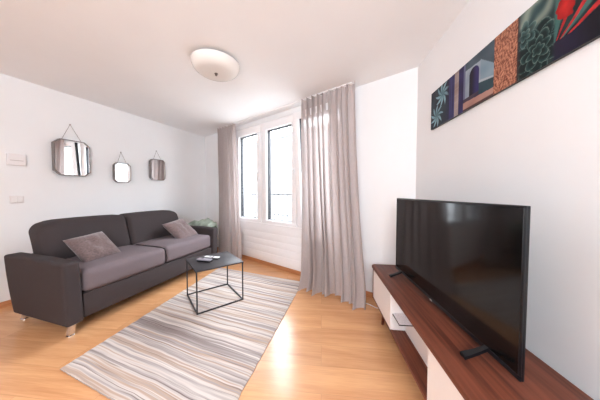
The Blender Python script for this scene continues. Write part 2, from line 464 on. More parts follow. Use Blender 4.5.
def sash(x0, x1, gx0, gx1, handle_x, tilt=0.0):
    """sash with its own glass, gasket and handle; hinge at the bottom inner edge"""
    z0, z1 = FZ0 + .03, FZ1 - .045
    yh = -.02 if ysign > 0 else .02
    piv = bpy.data.objects.new('sash', None)
    gz0, gz1 = 0.748, 2.208
    bm = bmesh.new()
    def L(bm, x0, x1, a, b, za, zb, bev=.004):
        ya, yb = wy(a, b); box(bm, x0, x1, ya, yb, za - z0, zb - z0, bev, 2)
    L(bm, x0, x1, -.045, .012, z0, gz0); L(bm, x0, x1, -.045, .012, gz1, z1)
    L(bm, x0, gx0, -.045, .012, gz0 - .004, gz1 + .004); L(bm, gx1, x1, -.045, .012, gz0 - .004, gz1 + .004)
    s = obj('sash', bm, M_pvc, win, smooth=30)
    s.location = (0, 0, z0)
    s.rotation_euler = (-tilt if ysign > 0 else tilt, 0, 0)
    bm = bmesh.new()   # dark outer profile and gasket
    e = .012
    L(bm, gx0 - .02, gx1 + .02, -.085, -.046, gz0 - .02, gz0 + e, .001); L(bm, gx0 - .02, gx1 + .02, -.085, -.046, gz1 - e, gz1 + .02, .001)
    q_ = .005
    L(bm, gx0 - .001, gx1 + .001, -.050, -.022, gz1 - q_, gz1 + .001, 0); L(bm, gx0 - .001, gx0 + q_, -.050, -.022, gz0, gz1, 0); L(bm, gx1 - q_, gx1 + .001, -.050, -.022, gz0, gz1, 0)
    L(bm, gx0 - .02, gx0 + e, -.085, -.046, gz0 + e - .002, gz1 - e + .002, .001); L(bm, gx1 - e, gx1 + .02, -.085, -.046, gz0 + e - .002, gz1 - e + .002, .001)
    if tilt:
        L(bm, x1 - .012, x1 + .004, -.06, -.0, z0 + .01, z1 - .01, .001)
    g = obj('gasket', bm, M_darkframe, s); g['label'] = 'dark outer glazing profile'
    bm = bmesh.new()
    L(bm, gx0 - .002, gx1 + .002, -.040, -.034, gz0 - .002, gz1 + .002, 0)
    obj('glass', bm, M_glass, s)
    if handle_x is not None:
        bm = bmesh.new()
        hz = 1.50
        L(bm, handle_x - .014, handle_x + .014, .012, .022, hz - .03, hz + .04, .003)
        L(bm, handle_x - .008, handle_x + .008, .02, .055, hz, hz + .018, .002)
        L(bm, handle_x - .011, handle_x + .011, .045, .058, hz - .10, hz + .022, .004)
        obj('handle', bm, M_pvc, s, smooth=40)
    bpy.data.objects.remove(piv)
    return s
sash(2.285, 2.97, 2.385, 2.88, 2.335)
sash(1.525, 2.27, 1.615, 2.155, 1.565)
sash(0.845, 1.50, 0.93, 1.42, None, tilt=radians(3.6))

# added window in the wall behind the viewpoint, lets in fill daylight
fill_win = empty('window_2', (0, YB, 0)); fill_win['kind'] = 'structure'
bm = bmesh.new()
box(bm, BX0, BX1, -.09, -.02, BZ0, BZ0 + .06, .003); box(bm, BX0, BX1, -.09, -.02, BZ1 - .06, BZ1, .003)
for k in range(4):
    x = BX0 + .03 + (BX1 - BX0 - .06) * k / 3
    box(bm, x - .03, x + .03, -.09, -.02, BZ0 + .05, BZ1 - .05, .003)
obj('frame', bm, M_pvc, fill_win)
for k in range(3):
    x0 = BX0 + .03 + (BX1 - BX0 - .06) * k / 3; x1 = BX0 + .03 + (BX1 - BX0 - .06) * (k + 1) / 3
    bm = bmesh.new(); box(bm, x0 + .028, x1 - .028, -.058, -.052, BZ0 + .055, BZ1 - .055); obj('glass', bm, M_glass, fill_win)

# balcony guard outside
g = empty('balcony_railing', CR, rotW)
tag(g, 'low pale grey metal balcony railing with upright bars outside the window', 'railing')
def gy(a): return a if ysign > 0 else -a
bm = bmesh.new(); tube(bm, [(T0 - .1, gy(-.34), 1.17), (T1 + .1, gy(-.34), 1.17)], .016, 8); obj('top_rail', bm, M_rail, g, smooth=60)
bm = bmesh.new(); tube(bm, [(T0 - .1, gy(-.34), .80), (T1 + .1, gy(-.34), .80)], .011, 8); obj('bottom_rail', bm, M_rail, g, smooth=60)
k = 0
while T0 - .05 + k * .105 < T1 + .1:
    bm = bmesh.new(); x = T0 - .05 + k * .105
    tube(bm, [(x, gy(-.34), .62), (x, gy(-.34), 1.165)], .009, 6); obj('bar', bm, M_rail, g, smooth=60); k += 1
bm = bmesh.new()
box(bm, T0 - .25, T1 + .25, -.45, -.261, .52, .62) if ysign > 0 else box(bm, T0 - .25, T1 + .25, .261, .45, .52, .62)
o = structure('trim_4', bm, M_stone); o.location = CR; o.rotation_euler = (0, 0, rotW)

# added house front and paving: block the low sky, bounce daylight inside
M_fac = mat('weathered_grey_render', (0.150, 0.148, 0.146), 0.95, spec=0.1, noise_amt=0.08, noise_scale=0.6)
M_facw = mat('facade_window_glass', (0.10, 0.108, 0.106), 0.5, spec=0.2)
M_street = mat('pale_paving', (0.46, 0.45, 0.44), 0.95, noise_amt=0.1, noise_scale=1.0)  # added paving, kept bright to bounce daylight up to the ceiling
fb = empty('building', CR - nW * 10 + Vector((0, 0, -4.0)), rotW)
tag(fb, 'very pale house front seen across the street through the window panes', 'building')
def FB(bm, x0, x1, a, b, z0, z1, bev=0): 
    y0, y1 = wy(a, b); box(bm, x0, x1, y0, y1, z0, z1, bev)
bm = bmesh.new(); FB(bm, -14, 18, -6, 0, 0, 9.6); obj('wall', bm, M_fac, fb)
bm = bmesh.new(); FB(bm, -14.2, 18.2, -6, .25, 9.6, 9.85, .03); obj('cornice', bm, M_fac, fb)
for fz in (1.2, 4.0, 6.8):
    for k in range(10):
        x = -12.3 + k * 3.1
        bm = bmesh.new(); FB(bm, x, x + 1.25, 0, .03, fz, fz + 1.75, .01); pw_ = obj('window', bm, M_fac, fb)
        bm = bmesh.new(); FB(bm, x + .08, x + .60, .03, .04, fz + .08, fz + 1.67); FB(bm, x + .65, x + 1.17, .03, .04, fz + .08, fz + 1.67); obj('pane', bm, M_facw, pw_)
bm = bmesh.new(); FB(bm, -30, 34, -10.0 + 0, 9.6, -.1, 0.0)
st = structure('ground', bm, M_street); st.location = CR - nW * 10 + Vector((0, 0, -4.0)); st.rotation_euler = (0, 0, rotW)

# ------------------------------------------------------------------ curtains
def curtain(name, label, tA0, tB0, tA1, tB1, off0, off1, nf, seed, amp0=.030, amp1=.06, gather=None, flareA=0, flareB=0, zbot=0.006):
    """tA/tB: right/left edge along the wall, 0 top, 1 bottom"""
    rnd = random.Random(seed)
    ph = [rnd.uniform(0, 2 * pi) for _ in range(6)]
    nu, nv = nf * 14, 46
    bm = bmesh.new(); grid = []
    for j in range(nv + 1):
        v = j / nv
        z = H - .012 - (H - .012 - zbot) * v
        s = v * v * (3 - 2 * v) if v < 1 else 1
        s = v ** 1.6
        row = []
        for i in range(nu + 1):
            u = i / nu
            uu = u + .012 * sin(2 * pi * u * 3 + ph[0]) + .016 * sin(2 * pi * u * 2 + ph[1] + v * 1.5)
            tA = tA0 + (tA1 - tA0) * s; tB = tB0 + (tB1 - tB0) * s
            a = amp0 + (amp1 - amp0) * v ** 1.2
            # header: tight pinch pleats that open up
            head = max(0, 1 - v / .06)
            f1 = sin(2 * pi * nf * uu + ph[2] + .9 * sin(3 * v + ph[3]))
            f2 = .45 * sin(2 * pi * nf * .5 * uu + ph[4] + 1.5 * v)
            f3 = .25 * sin(2 * pi * nf * 2 * uu + ph[5]) * (1 - v) 
            off = off0 + (off1 - off0) * v ** 2.2 + a * (f1 * (.75 + .35 * sin(5 * u + ph[1])) + f2 * v + f3)
            off += head * .012 * sin(2 * pi * nf * 3 * u)
            t = tA + (tB - tA) * u + .35 * a * cos(2 * pi * nf * uu + ph[2])
            zz = z
            if v > .9:
                q = (v - .9) / .1
                off += q * q * .03 * (1 + sin(7 * u + ph[0]))
                zz = z + .010 * q * (1 + sin(9 * u + ph[3]))
            off = max(off, .042)
            p = CR + dW * t + nW * off
            row.append(bm.verts.new((p.x, p.y, zz)))
        grid.append(row)
    for j in range(nv):
        for i in range(nu):
            bm.faces.new((grid[j][i], grid[j][i + 1], grid[j + 1][i + 1], grid[j + 1][i]))
    o = obj(name, bm, M_curtain, smooth=180)
    tag(o, label, 'curtain', 'taupe curtains at the window')
    return o
curtain('curtain', 'wide taupe linen curtain flaring onto the floor right of the window', .590, 1.315, .40, 1.16, .135, .27, 9, 3, amp0=.042, amp1=.075)
curtain('curtain', 'narrow taupe linen curtain hanging left of the window beside the sofa', 2.80, 3.37, 2.60, 3.30, .140, .19, 7, 11, amp1=.045)

# ------------------------------------------------------------------ sofa
SA = radians(16.5)
sofa = empty('sofa', (-1.868, 1.632, 0), -SA)
tag(sofa, 'dark charcoal fabric two-seat sofa bed with chrome feet along the mirror wall', 'sofa')
# local: +y along the sofa (near to far), -x towards the wall (depth)
SL, SD, AW, AH = 1.825, 0.87, 0.115, 0.635
def arm(y0, outer):
    bm = bmesh.new()
    def warp(w):
        # outer panel leans out a little towards the top, rear lower corner rounds in
        k = (w.z - .1) / (AH - .1)
        w = w.copy()
        if w.x < -.70: w.x += (1 - k) ** 2 * .10 * ((-w.x - .70) / .17)
        w.x += .0 - (k) * .0
        w.y += outer * .02 * k
        if w.z > .5 and w.x > -.3: w.z += -.012 * (w.x + .3) / .3
        return w
    rounded(bm, (-SD / 2 + .02, y0 + AW / 2, (AH + .1) / 2), (SD / 2 - .02, AW / 2, (AH - .1) / 2), .022, (0.0, .006, .004), 10, warp)
    return bm
obj('armrest', arm(0, -1), M_sofa, sofa, smooth=180)
obj('armrest', arm(SL - AW, 1), M_sofa, sofa, smooth=180)
bm = bmesh.new()
box(bm, -SD + .06, -.022, AW + .003, SL - AW - .003, .115, .325, .012, 3)
obj('base', bm, M_sofa, sofa, smooth=40)
ymid = .90
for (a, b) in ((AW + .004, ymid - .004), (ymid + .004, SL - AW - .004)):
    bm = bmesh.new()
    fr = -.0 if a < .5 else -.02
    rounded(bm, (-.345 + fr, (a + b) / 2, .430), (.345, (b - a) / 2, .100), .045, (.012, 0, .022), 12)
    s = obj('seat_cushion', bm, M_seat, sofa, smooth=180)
    # piping along the front edges
for (a, b) in ((AW + .02, ymid - .004), (ymid + .004, SL - AW - .02)):
    bm = bmesh.new()
    hh = .41
    def wb(w):
        w = w.copy(); k = (w.z - .5) / hh
        w.x -= .11 * k                     # leans back
        # round the outer top corner
        edge = (w.y - (AW + .02)) if a < .5 else ((SL - AW - .02) - w.y)
        R = .16
        if edge < R:
            w.z -= max(0, k) ** 2 * (R - sqrt(max(0, R * R - (R - edge) ** 2))) * .55
        return w
    rounded(bm, (-.66, (a + b) / 2, .5 + hh / 2), (.115, (b - a) / 2, hh / 2), .055, (.03, 0, .012), 12, wb)
    obj('backrest', bm, M_sofa, sofa, smooth=180)
bm = bmesh.new()
box(bm, -SD + .02, -.775, AW + .003, SL - AW - .003, .115, .60, .02, 3)
obj('back_panel', bm, M_sofa, sofa, smooth=40)
bm = bmesh.new()
tube(bm, [(-.02, ymid, .345), (-.012 + .015, ymid, .40), (-.03, ymid, .515), (-.1, ymid, .528), (-.5, ymid, .535)], .006, 6)
o = obj('piping', bm, M_seam, sofa, smooth=60); o['label'] = 'dark seam between the seat cushions'
for (x, y) in ((-.07, .06), (-.07, SL - .06), (-SD + .07, .09), (-SD + .07, SL - .09)):
    bm = bmesh.new()
    # slanting flat chrome foot
    box(bm, x - .022, x + .022, y - .03, y + .03, .092, .103, .002)
    vs = prism(bm, [(x - .018, y - .018), (x + .018, y - .018), (x + .018, y + .018), (x - .018, y + .018)], .008, .094)
    for v in vs:
        if v.co.z < .05: v.co.y -= .012; v.co.x += .006
        else: v.co.y += .006
    lathe(bm, [(0, 0), (.026, 0), (.026, .008), (.018, .012), (0, .012)], 16, x + .006, y - .012)
    o = obj('leg', bm, M_chrome, sofa, smooth=35); o['label'] = 'short chrome foot'

# ------------------------------------------------------------------ scatter cushions
def pillow(name, label, lx, ly, lz, tilt, spin, size, thick, yaw=0, bend=0, seed=1):
    bm = bmesh.new(); n = 26; sides = []
    for s in (1, -1):
        g = []
        for i in range(n + 1):
            row = []
            for j in range(n + 1):
                a = -1 + 2 * i / n; b = -1 + 2 * j / n
                x = a * (1 - .07 * (1 - b * b)) ; y = b * (1 - .07 * (1 - a * a))
                t = ((1 - a ** 4) * (1 - b ** 4)) ** .55 * thick / 2
                wr = .006 * noise.noise(Vector((a * 2.3 + seed, b * 2.3, s))) * (1 - a * a) * (1 - b * b) * 4
                z = s * t + wr + bend * (a * a + b * b) * .5
                row.append((x * size / 2, y * size / 2, z))
            g.append(row)
        sides.append(g)
    top = [[bm.verts.new(p) for p in row] for row in sides[0]]
    bot = [[top[i][j] if (i in (0, n) or j in (0, n)) else bm.verts.new(sides[1][i][j]) for j in range(n + 1)] for i in range(n + 1)]
    for G in (top, bot):
        for i in range(n):
            for j in range(n):
                bm.faces.new((G[i][j], G[i + 1][j], G[i + 1][j + 1], G[i][j + 1]))
    S = Matrix.Translation((-1.868, 1.632, 0)) @ Matrix.Rotation(-SA, 4, 'Z')
    # local pillow: x across, y up; normal z -> sofa front (+x)
    B = Matrix(((0, 0, 1, 0), (1, 0, 0, 0), (0, 1, 0, 0), (0, 0, 0, 1)))
    M = S @ Matrix.Translation((lx, ly, lz)) @ Matrix.Rotation(yaw, 4, 'Z') @ Matrix.Rotation(-tilt, 4, 'Y') @ B @ Matrix.Rotation(spin, 4, 'Z')
    o = obj(name, bm, M_pillow, smooth=180)
    o.matrix_world = M
    tag(o, label, 'cushion', 'taupe scatter cushions on the sofa')
    return o
pillow('scatter_cushion', 'square taupe scatter cushion tilted on the sofa\'s near seat, by the big armrest', -.35, .385, .64, radians(46), radians(7), .335, .12, seed=3)
pillow('scatter_cushion', 'square taupe scatter cushion leaning at the sofa\'s far end, near the curtain', -.33, 1.43, .640, radians(46), radians(10), .38, .12, seed=9)

# ------------------------------------------------------------------ green blanket beyond the sofa
bm = bmesh.new()
S0 = Matrix.Translation((-1.868, 1.632, 0)) @ Matrix.Rotation(-SA, 4, 'Z')
def wg(w):
    w = w.copy()
    nz = noise.noise(Vector((w.x * 7, w.y * 5, w.z * 2.2)))
    n2 = noise.noise(Vector((w.x * 16 + 5, w.y * 12, w.z * 4)))
    if w.z > .05:
        w.x += .02 * nz + .012 * n2; w.y += .018 * nz
    if w.z > .5: w.z += .05 * nz + .035 * n2 + .02 * cos((w.x + .42) * 12) - .012 * max(0, sin(w.x * 42)) ** 3
    return w
rounded(bm, (-.44, 1.985, .345), (.24, .115, .345), .05, (0, .0, .01), 16, wg)
bmesh.ops.transform(bm, matrix=S0, verts=bm.verts[:])
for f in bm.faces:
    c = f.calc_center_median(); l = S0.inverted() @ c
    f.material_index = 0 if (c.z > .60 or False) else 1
bl = obj('blanket', bm, [M_green, M_green2], smooth=180)
tag(bl, 'crumpled pale green blanket heaped behind the sofa\'s far armrest by the curtain', 'blanket')

# ------------------------------------------------------------------ coffee table
TA = radians(-38.2)      # direction near -> left edge
tn = Vector((-.995, 1.975, 0))
table = empty('side_table', tn, -TA)   # local +y along near->left corner, +x along near->right corner
tag(table, 'square black side table with thin wire frame standing on the striped rug', 'table')
TL, TWd, TH = .49, .462, .44
r_ = .006
LEGS = [(0, 0), (TWd, 0), (0, TL), (TWd, TL)]
for (x, y) in LEGS:
    bm = bmesh.new(); box(bm, x - r_, x + r_, y - r_, y + r_, .020, TH - .012, .001, 1); obj('leg', bm, M_blackmetal, table)
for (x0, x1, y0, y1) in ((-r_, TWd + r_, -r_, r_), (-r_, TWd + r_, TL - r_, TL + r_), (-r_, r_, -r_, TL + r_), (TWd - r_, TWd + r_, -r_, TL + r_)):
    bm = bmesh.new(); box(bm, x0, x1, y0, y1, .012, .024, .001, 1); obj('bottom_rail', bm, M_blackmetal, table)
bm = bmesh.new(); box(bm, -.01, TWd + .01, -.01, TL + .01, TH - .014, TH, .002, 2)
obj('tabletop', bm, M_tabletop, table, smooth=40)

# ------------------------------------------------------------------ remotes
def remote(loc, rotz, L, Wd, Hh, body, label, dark_back, band):
    r = empty('remote_control', loc, rotz)
    tag(r, label, 'remote control', 'remote controls on the side table')
    bm = bmesh.new(); box(bm, -L / 2, L / 2, -Wd / 2, Wd / 2, 0, Hh * .55, .004, 3); obj('lower_shell', bm, M_black, r, smooth=50)
    bm = bmesh.new(); box(bm, -L / 2, L / 2, -Wd / 2, Wd / 2, Hh * .5, Hh, .003, 3); obj('upper_shell', bm, body, r, smooth=50)
    for i in range(2):
        for j in range(3):
            bm = bmesh.new(); x = band + i * .014; y = -.010 + j * .010
            lathe(bm, [(.0035, 0), (.0035, .0018), (0, .0022)], 10, x, y, Hh - .0002); obj('button', bm, M_black if body is M_remote_w else M_blackmetal, r, smooth=50)
    if body is M_remote_w:
        bm = bmesh.new(); box(bm, .012, .022, -Wd / 2 - .0005, Wd / 2 + .0005, Hh * .52, Hh + .0008, .0005); o = obj('button_band', bm, M_black, r)
    return r
remote((-1.045, 2.255, TH + .0008), radians(-14), .165, .05, .030, M_remote_b, 'dark remote control with lilac-grey face, nearer the sofa end of the tabletop', 1, -.03)
remote((-1.010, 2.365, TH + .0008), radians(-14), .18, .042, .020, M_remote_w, 'slim white remote control lying behind the dark one', 0, -.03)

# ------------------------------------------------------------------ rug
NL, NR_, FR, FL = Vector((-1.614, 1.36, 0)), Vector((-.42, .90, 0)), Vector((.035, 2.735, 0)), Vector((-1.275, 3.27, 0))
me_bm = bmesh.new(); nu, nv = 60, 110
uvl = me_bm.loops.layers.uv.new('UVMap')
rows = []; th = .011
for j in range(nv + 1):
    row = []
    for i in range(nu + 1):
        u, v = i / nu, j / nv
        p = (NL * (1 - u) + NR_ * u) * (1 - v) + (FL * (1 - u) + FR * u) * v
        e = .004 * noise.noise(p * 9)
        if i in (0, nu):
            p = p + (NR_ - NL).normalized() * .006 * noise.noise(p * 22)
        if j in (0, nv): p = p + (FL - NL).normalized() * .003 * noise.noise(p * 40)
        z = th + .0012 * noise.noise(p * 14) - (.004 if i in (0, nu) or j in (0, nv) else 0)
        row.append((me_bm.verts.new((p.x, p.y, z)), (u * 1.3, v * 2.0)))
    rows.append(row)
for j in range(nv):
    for i in range(nu):
        q = (rows[j][i], rows[j][i + 1], rows[j + 1][i + 1], rows[j + 1][i])
        f = me_bm.faces.new([a[0] for a in q])
        for l, a in zip(f.loops, q): l[uvl].uv = a[1]
border = [rows[0][i] for i in range(nu + 1)] + [rows[j][nu] for j in range(1, nv + 1)] + [rows[nv][i] for i in range(nu - 1, -1, -1)] + [rows[j][0] for j in range(nv - 1, 0, -1)]
low = [(me_bm.verts.new((a[0].co.x, a[0].co.y, .0008)), a[1]) for a in border]
for k in range(len(border)):
    k2 = (k + 1) % len(border)
    f = me_bm.faces.new((border[k][0], border[k2][0], low[k2][0], low[k][0])); f.material_index = 1
rug = obj('rug', me_bm, [M_rug, M_rugback], smooth=40)
tag(rug, 'striped beige, grey and brown wool rug lying on the oak floor', 'rug')

# ------------------------------------------------------------------ mirrors
def mirror(label, tc_, zc, w, h, cut, dep, apex_z, yawd=0.0, lean=0.0):
    base = CL + dL * tc_ - nL * 0.0
    root = empty('wall_mirror', (base.x, base.y, zc), 0)
    # local frame: x along the wall (towards far), y into room?, z up.
    ang = math.atan2(dL.y, dL.x)
    root.rotation_euler = (0, 0, ang)
    tag(root, label, 'mirror', 'chain-hung mirrors on the sofa wall')
    # local +x = dL; local +y = perp left of dL = nL (outward); room is -y
    def octo(w, h, c):
        return [(-w / 2 + c, -h / 2), (w / 2 - c, -h / 2), (w / 2, -h / 2 + c), (w / 2, h / 2 - c), (w / 2 - c, h / 2), (-w / 2 + c, h / 2), (-w / 2, h / 2 - c), (-w / 2, -h / 2 + c)]
    R = Matrix.Rotation(yawd, 4, 'Z') @ Matrix.Rotation(radians(90) + lean, 4, 'X')      # polygon plane xy -> xz, extrusion +z -> -y (room)
    g0 = .006
    A = octo(w, h, cut); t = .009; Bp = octo(w - 2 * t, h - 2 * t, cut * .93)
    bm = bmesh.new(); n = 8
    ao = [bm.verts.new((x, y, g0)) for x, y in A]; af = [bm.verts.new((x, y, g0 + dep)) for x, y in A]
    bf = [bm.verts.new((x, y, g0 + dep)) for x, y in Bp]; bi = [bm.verts.new((x, y, g0 + dep - .012)) for x, y in Bp]
    for k in range(n):
        q = (k + 1) % n
        bm.faces.new((ao[k], ao[q], af[q], af[k])); bm.faces.new((af[k], af[q], bf[q], bf[k])); bm.faces.new((bf[k], bf[q], bi[q], bi[k]))
    bm.faces.new(ao[::-1])
    bmesh.ops.transform(bm, matrix=R, verts=bm.verts[:])
    obj('frame', bm, M_mframe, root)
    bm = bmesh.new()
    prism(bm, octo(w - 2 * t + .001, h - 2 * t + .001, cut * .93), g0 + dep - .012, g0 + dep - .007)
    bmesh.ops.transform(bm, matrix=R, verts=bm.verts[:])
    obj('mirror_glass', bm, M_mirror, root)
    bm = bmesh.new()
    az = apex_z - zc
    L = [R @ Vector((s * w * .27, h / 2 - .002, g0 + dep * .6)) for s in (-1, 1)]
    ap = Vector((0, -.016, az))
    for P in L:
        m = 14
        for i in range(m):
            a = P.lerp(ap, i / m); b = P.lerp(ap, (i + .85) / m)
            tube(bm, [a, b], .0022, 5)
    obj('chain', bm, M_chain, root, smooth=60)
    bm = bmesh.new(); tube(bm, [(0, 0.0, az), (0, -.022, az)], .004, 8); lathe(bm, [(0, -.002), (.007, -.002), (.007, .002), (0, .002)], 10, 0, -.022, az)
    obj('nail', bm, M_chain, root, smooth=60)
mirror('largest octagonal mirror, reflecting curtain and window, hung left above the sofa', -2.135, 1.626, .335, .44, .055, .05, 2.045, yawd=radians(3.5))
mirror('smallest octagonal mirror, middle of the three, hung above the sofa', -1.60, 1.492, .210, .290, .038, .05, 1.80)
mirror('dark-reflecting mirror with cut corners, rightmost of the three above the sofa', -1.075, 1.588, .245, .355, .035, .05, 1.915)

# ------------------------------------------------------------------ wall fittings
def wallthing(name, label, cat, t, z):
    base = CL + dL * t
    r = empty(name, (base.x, base.y, z), math.atan2(dL.y, dL.x)); tag(r, label, cat); return r
r = wallthing('thermostat', 'square white wall control box high on the wall left of the mirrors', 'wall control', -2.56, 1.545)
bm = bmesh.new(); box(bm, -.062, .062, -.032, 0, -.062, .062, .005, 2); obj('housing', bm, M_switch, r, smooth=40)
bm = bmesh.new(); box(bm, -.045, .045, -.0345, -.030, -.012, -.006, .001, 1); obj('slot', bm, M_switch2, r)
bm = bmesh.new(); box(bm, -.058, .058, -.0355, -.031, -.058, -.034, .002, 1); obj('lower_flap', bm, M_switch, r)
r = wallthing('light_switch', 'small flat white light switch below the control box', 'switch', -2.565, 1.12)
bm = bmesh.new(); box(bm, -.048, .048, -.009, 0, -.040, .040, .003, 2); obj('plate', bm, M_switch, r, smooth=40)
for s in (-1, 1):
    bm = bmesh.new(); box(bm, -.021 + s * .022, .021 + s * .022, -.014, -.008, -.030, .030, .002, 1); obj('rocker', bm, M_switch, r)

# ------------------------------------------------------------------ ceiling lamp
lamp = empty('ceiling_lamp', (-.79, 2.0, H)); tag(lamp, 'round white glass ceiling lamp with a small dark centre knob', 'ceiling lamp')
bm = bmesh.new(); lathe(bm, [(0, 0), (.085, 0), (.085, -.02), (.075, -.03), (0, -.03)], 40); obj('ceiling_plate', bm, M_white, lamp, smooth=40)
bm = bmesh.new()
outer = [(0, -.105), (.08, -.105), (.135, -.103), (.165, -.096), (.188, -.080), (.204, -.058), (.214, -.036), (.216, -.022)]
prof = outer + [(r * .97, z + .006 if z < -.03 else z) for r, z in outer[::-1]]
prof[-1] = (0, -.099)
lathe(bm, prof, 56); obj('glass_shade', bm, M_opal, lamp, smooth=60)
bm = bmesh.new(); lathe(bm, [(0, -.128), (.008, -.126), (.012, -.119), (.009, -.112), (.016, -.108), (.016, -.1035), (.004, -.1035), (.004, -.03), (0, -.03)], 20); o = obj('knob', bm, M_mframe, lamp, smooth=50); o['label'] = 'dark metal knob'

# ------------------------------------------------------------------ tv console
KA = radians(5.5)
con = empty('tv_console', (.705, 2.03, 0), -KA)
tag(con, 'long walnut and white low cabinet under the television', 'tv console')
KL, KD, KH = 1.56, .425, .49
def rpoly(x0, x1, y0, y1, r, n=6, corners=(1, 1, 1, 1)):
    out = []
    for (cx, cy, a0, on) in ((x0 + r, y0 + r, pi, corners[0]), (x1 - r, y0 + r, 1.5 * pi, corners[1]), (x1 - r, y1 - r, 0, corners[2]), (x0 + r, y1 - r, .5 * pi, corners[3])):
        if on:
            for i in range(n + 1):
                a = a0 + i / n * pi / 2; out.append((cx + r * cos(a), cy + r * sin(a)))
        else:
            out.append((cx + (r if cos(a0 + pi / 4) > 0 else -r), cy + (r if sin(a0 + pi / 4) > 0 else -r)))
    return out
bm = bmesh.new()
prism(bm, rpoly(0, KD, -KL, 0, .022, 6, (1, 0, 0, 1)), KH - .026, KH)
es = [e for e in bm.edges if all(abs(v.co.z - KH) < 1e-5 for v in e.verts) or all(abs(v.co.z - (KH - .026)) < 1e-5 for v in e.verts)]
bmesh.ops.bevel(bm, geom=es, offset=.009, segments=4, profile=.5, affect='EDGES')
obj('top', bm, M_walnut, con, smooth=35)
bz0, bz1 = .175, KH - .026
bm = bmesh.new()      # walnut bottom board
box(bm, .015, KD - .005, -KL + .012, -.012, bz0 - .016, bz0 + .002, .003, 2)
obj('bottom_board', bm, M_walnut, con, smooth=40)
for (y0, y1) in ((-.012 - .018, -.012), (-KL + .012, -KL + .030)):
    bm = bmesh.new(); box(bm, .010, KD - .005, y0, y1, bz0 - .014, bz1 + .002, .004, 2); obj('side_panel', bm, M_walnut, con, smooth=40)
Y1, Y2 = -.525, -1.055
for (y0, y1) in ((Y1, -.033), (-KL + .033, Y2)):
    bm = bmesh.new(); box(bm, .030, KD - .008, y0, y1, bz0 + .003, bz1, .001, 1); obj('cabinet_body', bm, M_white, con)
    bm = bmesh.new(); box(bm, .012, .030, y0 + .001, y1 - .001, bz0 + .004, bz1 - .002, .002, 1); obj('door', bm, M_white, con)
bm = bmesh.new(); box(bm, .118, .130, Y2 + .001, Y1 - .001, bz0 + .003, bz1, 0); obj('niche_back', bm, M_white, con)
bm = bmesh.new(); box(bm, .030, .1175, Y1 - .130, Y1 - .001, .301, .306, .0005, 1); s = obj('shelf', bm, M_perf, con); s['label'] = 'small white perforated shelf'
bm = bmesh.new(); box(bm, .026, .1175, Y1 - .134, Y1 - .001, .296, .3005, .0005, 1); e = obj('shelf_edge', bm, M_black, s); e['label'] = 'black shelf edge'
for (x, y) in ((.07, -.20), (.07, -KL + .20), (KD - .06, -.20), (KD - .06, -KL + .20)):
    bm = bmesh.new(); dx = -.01 if x < .2 else .01; dy = .02 if y > -.5 else -.02
    tube(bm, [(x, y, bz0 - .015), (x + dx, y + dy, 0.0)], [.019, .011], 16); obj('leg', bm, M_walnut, con, smooth=50)

# ------------------------------------------------------------------ tv
tva = math.atan2(.854 - .776, 1.837 - .712)
tv = empty('television', (.776, .712, KH + .0008), -tva)
tag(tv, 'large black flat-screen television standing on the walnut cabinet', 'television')
TVL, TZ0, TZ1 = 1.128, .032, .655
bm = bmesh.new(); box(bm, 0.004, .016, 0, TVL, TZ0, TZ1, .003, 2); obj('housing', bm, M_black, tv, smooth=40)
bm = bmesh.new(); box(bm, .015, .055, .12, TVL - .10, TZ0 + .03, TZ1 - .14, .012, 3); obj('rear_cover', bm, M_black, tv, smooth=40)
bm = bmesh.new()   # bezel ring
bz = .010
for (y0, y1, z0, z1) in ((0, TVL, TZ0, TZ0 + .018), (0, TVL, TZ1 - bz, TZ1), (0, bz, TZ0 + .016, TZ1 - bz + .001), (TVL - bz, TVL, TZ0 + .016, TZ1 - bz + .001)):
    box(bm, 0, .006, y0, y1, z0, z1, .0015, 2)
obj('bezel', bm, M_black, tv, smooth=40)
bm = bmesh.new(); box(bm, .0025, .0055, bz - .001, TVL - bz + .001, TZ0 + .017, TZ1 - bz + .001); obj('screen', bm, M_screen, tv)
bm = bmesh.new(); box(bm, -.0015, .001, TVL * .49, TVL * .51, TZ0 - .004, TZ0 + .006, .001, 1); o = obj('status_light_housing', bm, M_switch2, tv)
for y in (.145, 1.0):
    bm = bmesh.new()
    for s in (-1, 1):
        prof = [(0.016, TZ0 + .02, .010), (s * .06 + .016, TZ0 - .008, .012), (s * .11 + .016, .007, .016)]
        vsA = []
        for (x, z, hw) in prof:
            vsA.append([bm.verts.new((x, y - hw, z - .007)), bm.verts.new((x, y + hw, z - .007)), bm.verts.new((x, y + hw, z + .007)), bm.verts.new((x, y - hw, z + .007))])
        for i in range(2):
            for k in range(4):
                bm.faces.new((vsA[i][k], vsA[i][(k + 1) % 4], vsA[i + 1][(k + 1) % 4], vsA[i + 1][k]))
        bm.faces.new(vsA[0]); bm.faces.new(vsA[-1])
    obj('foot', bm, M_black, tv, smooth=40)

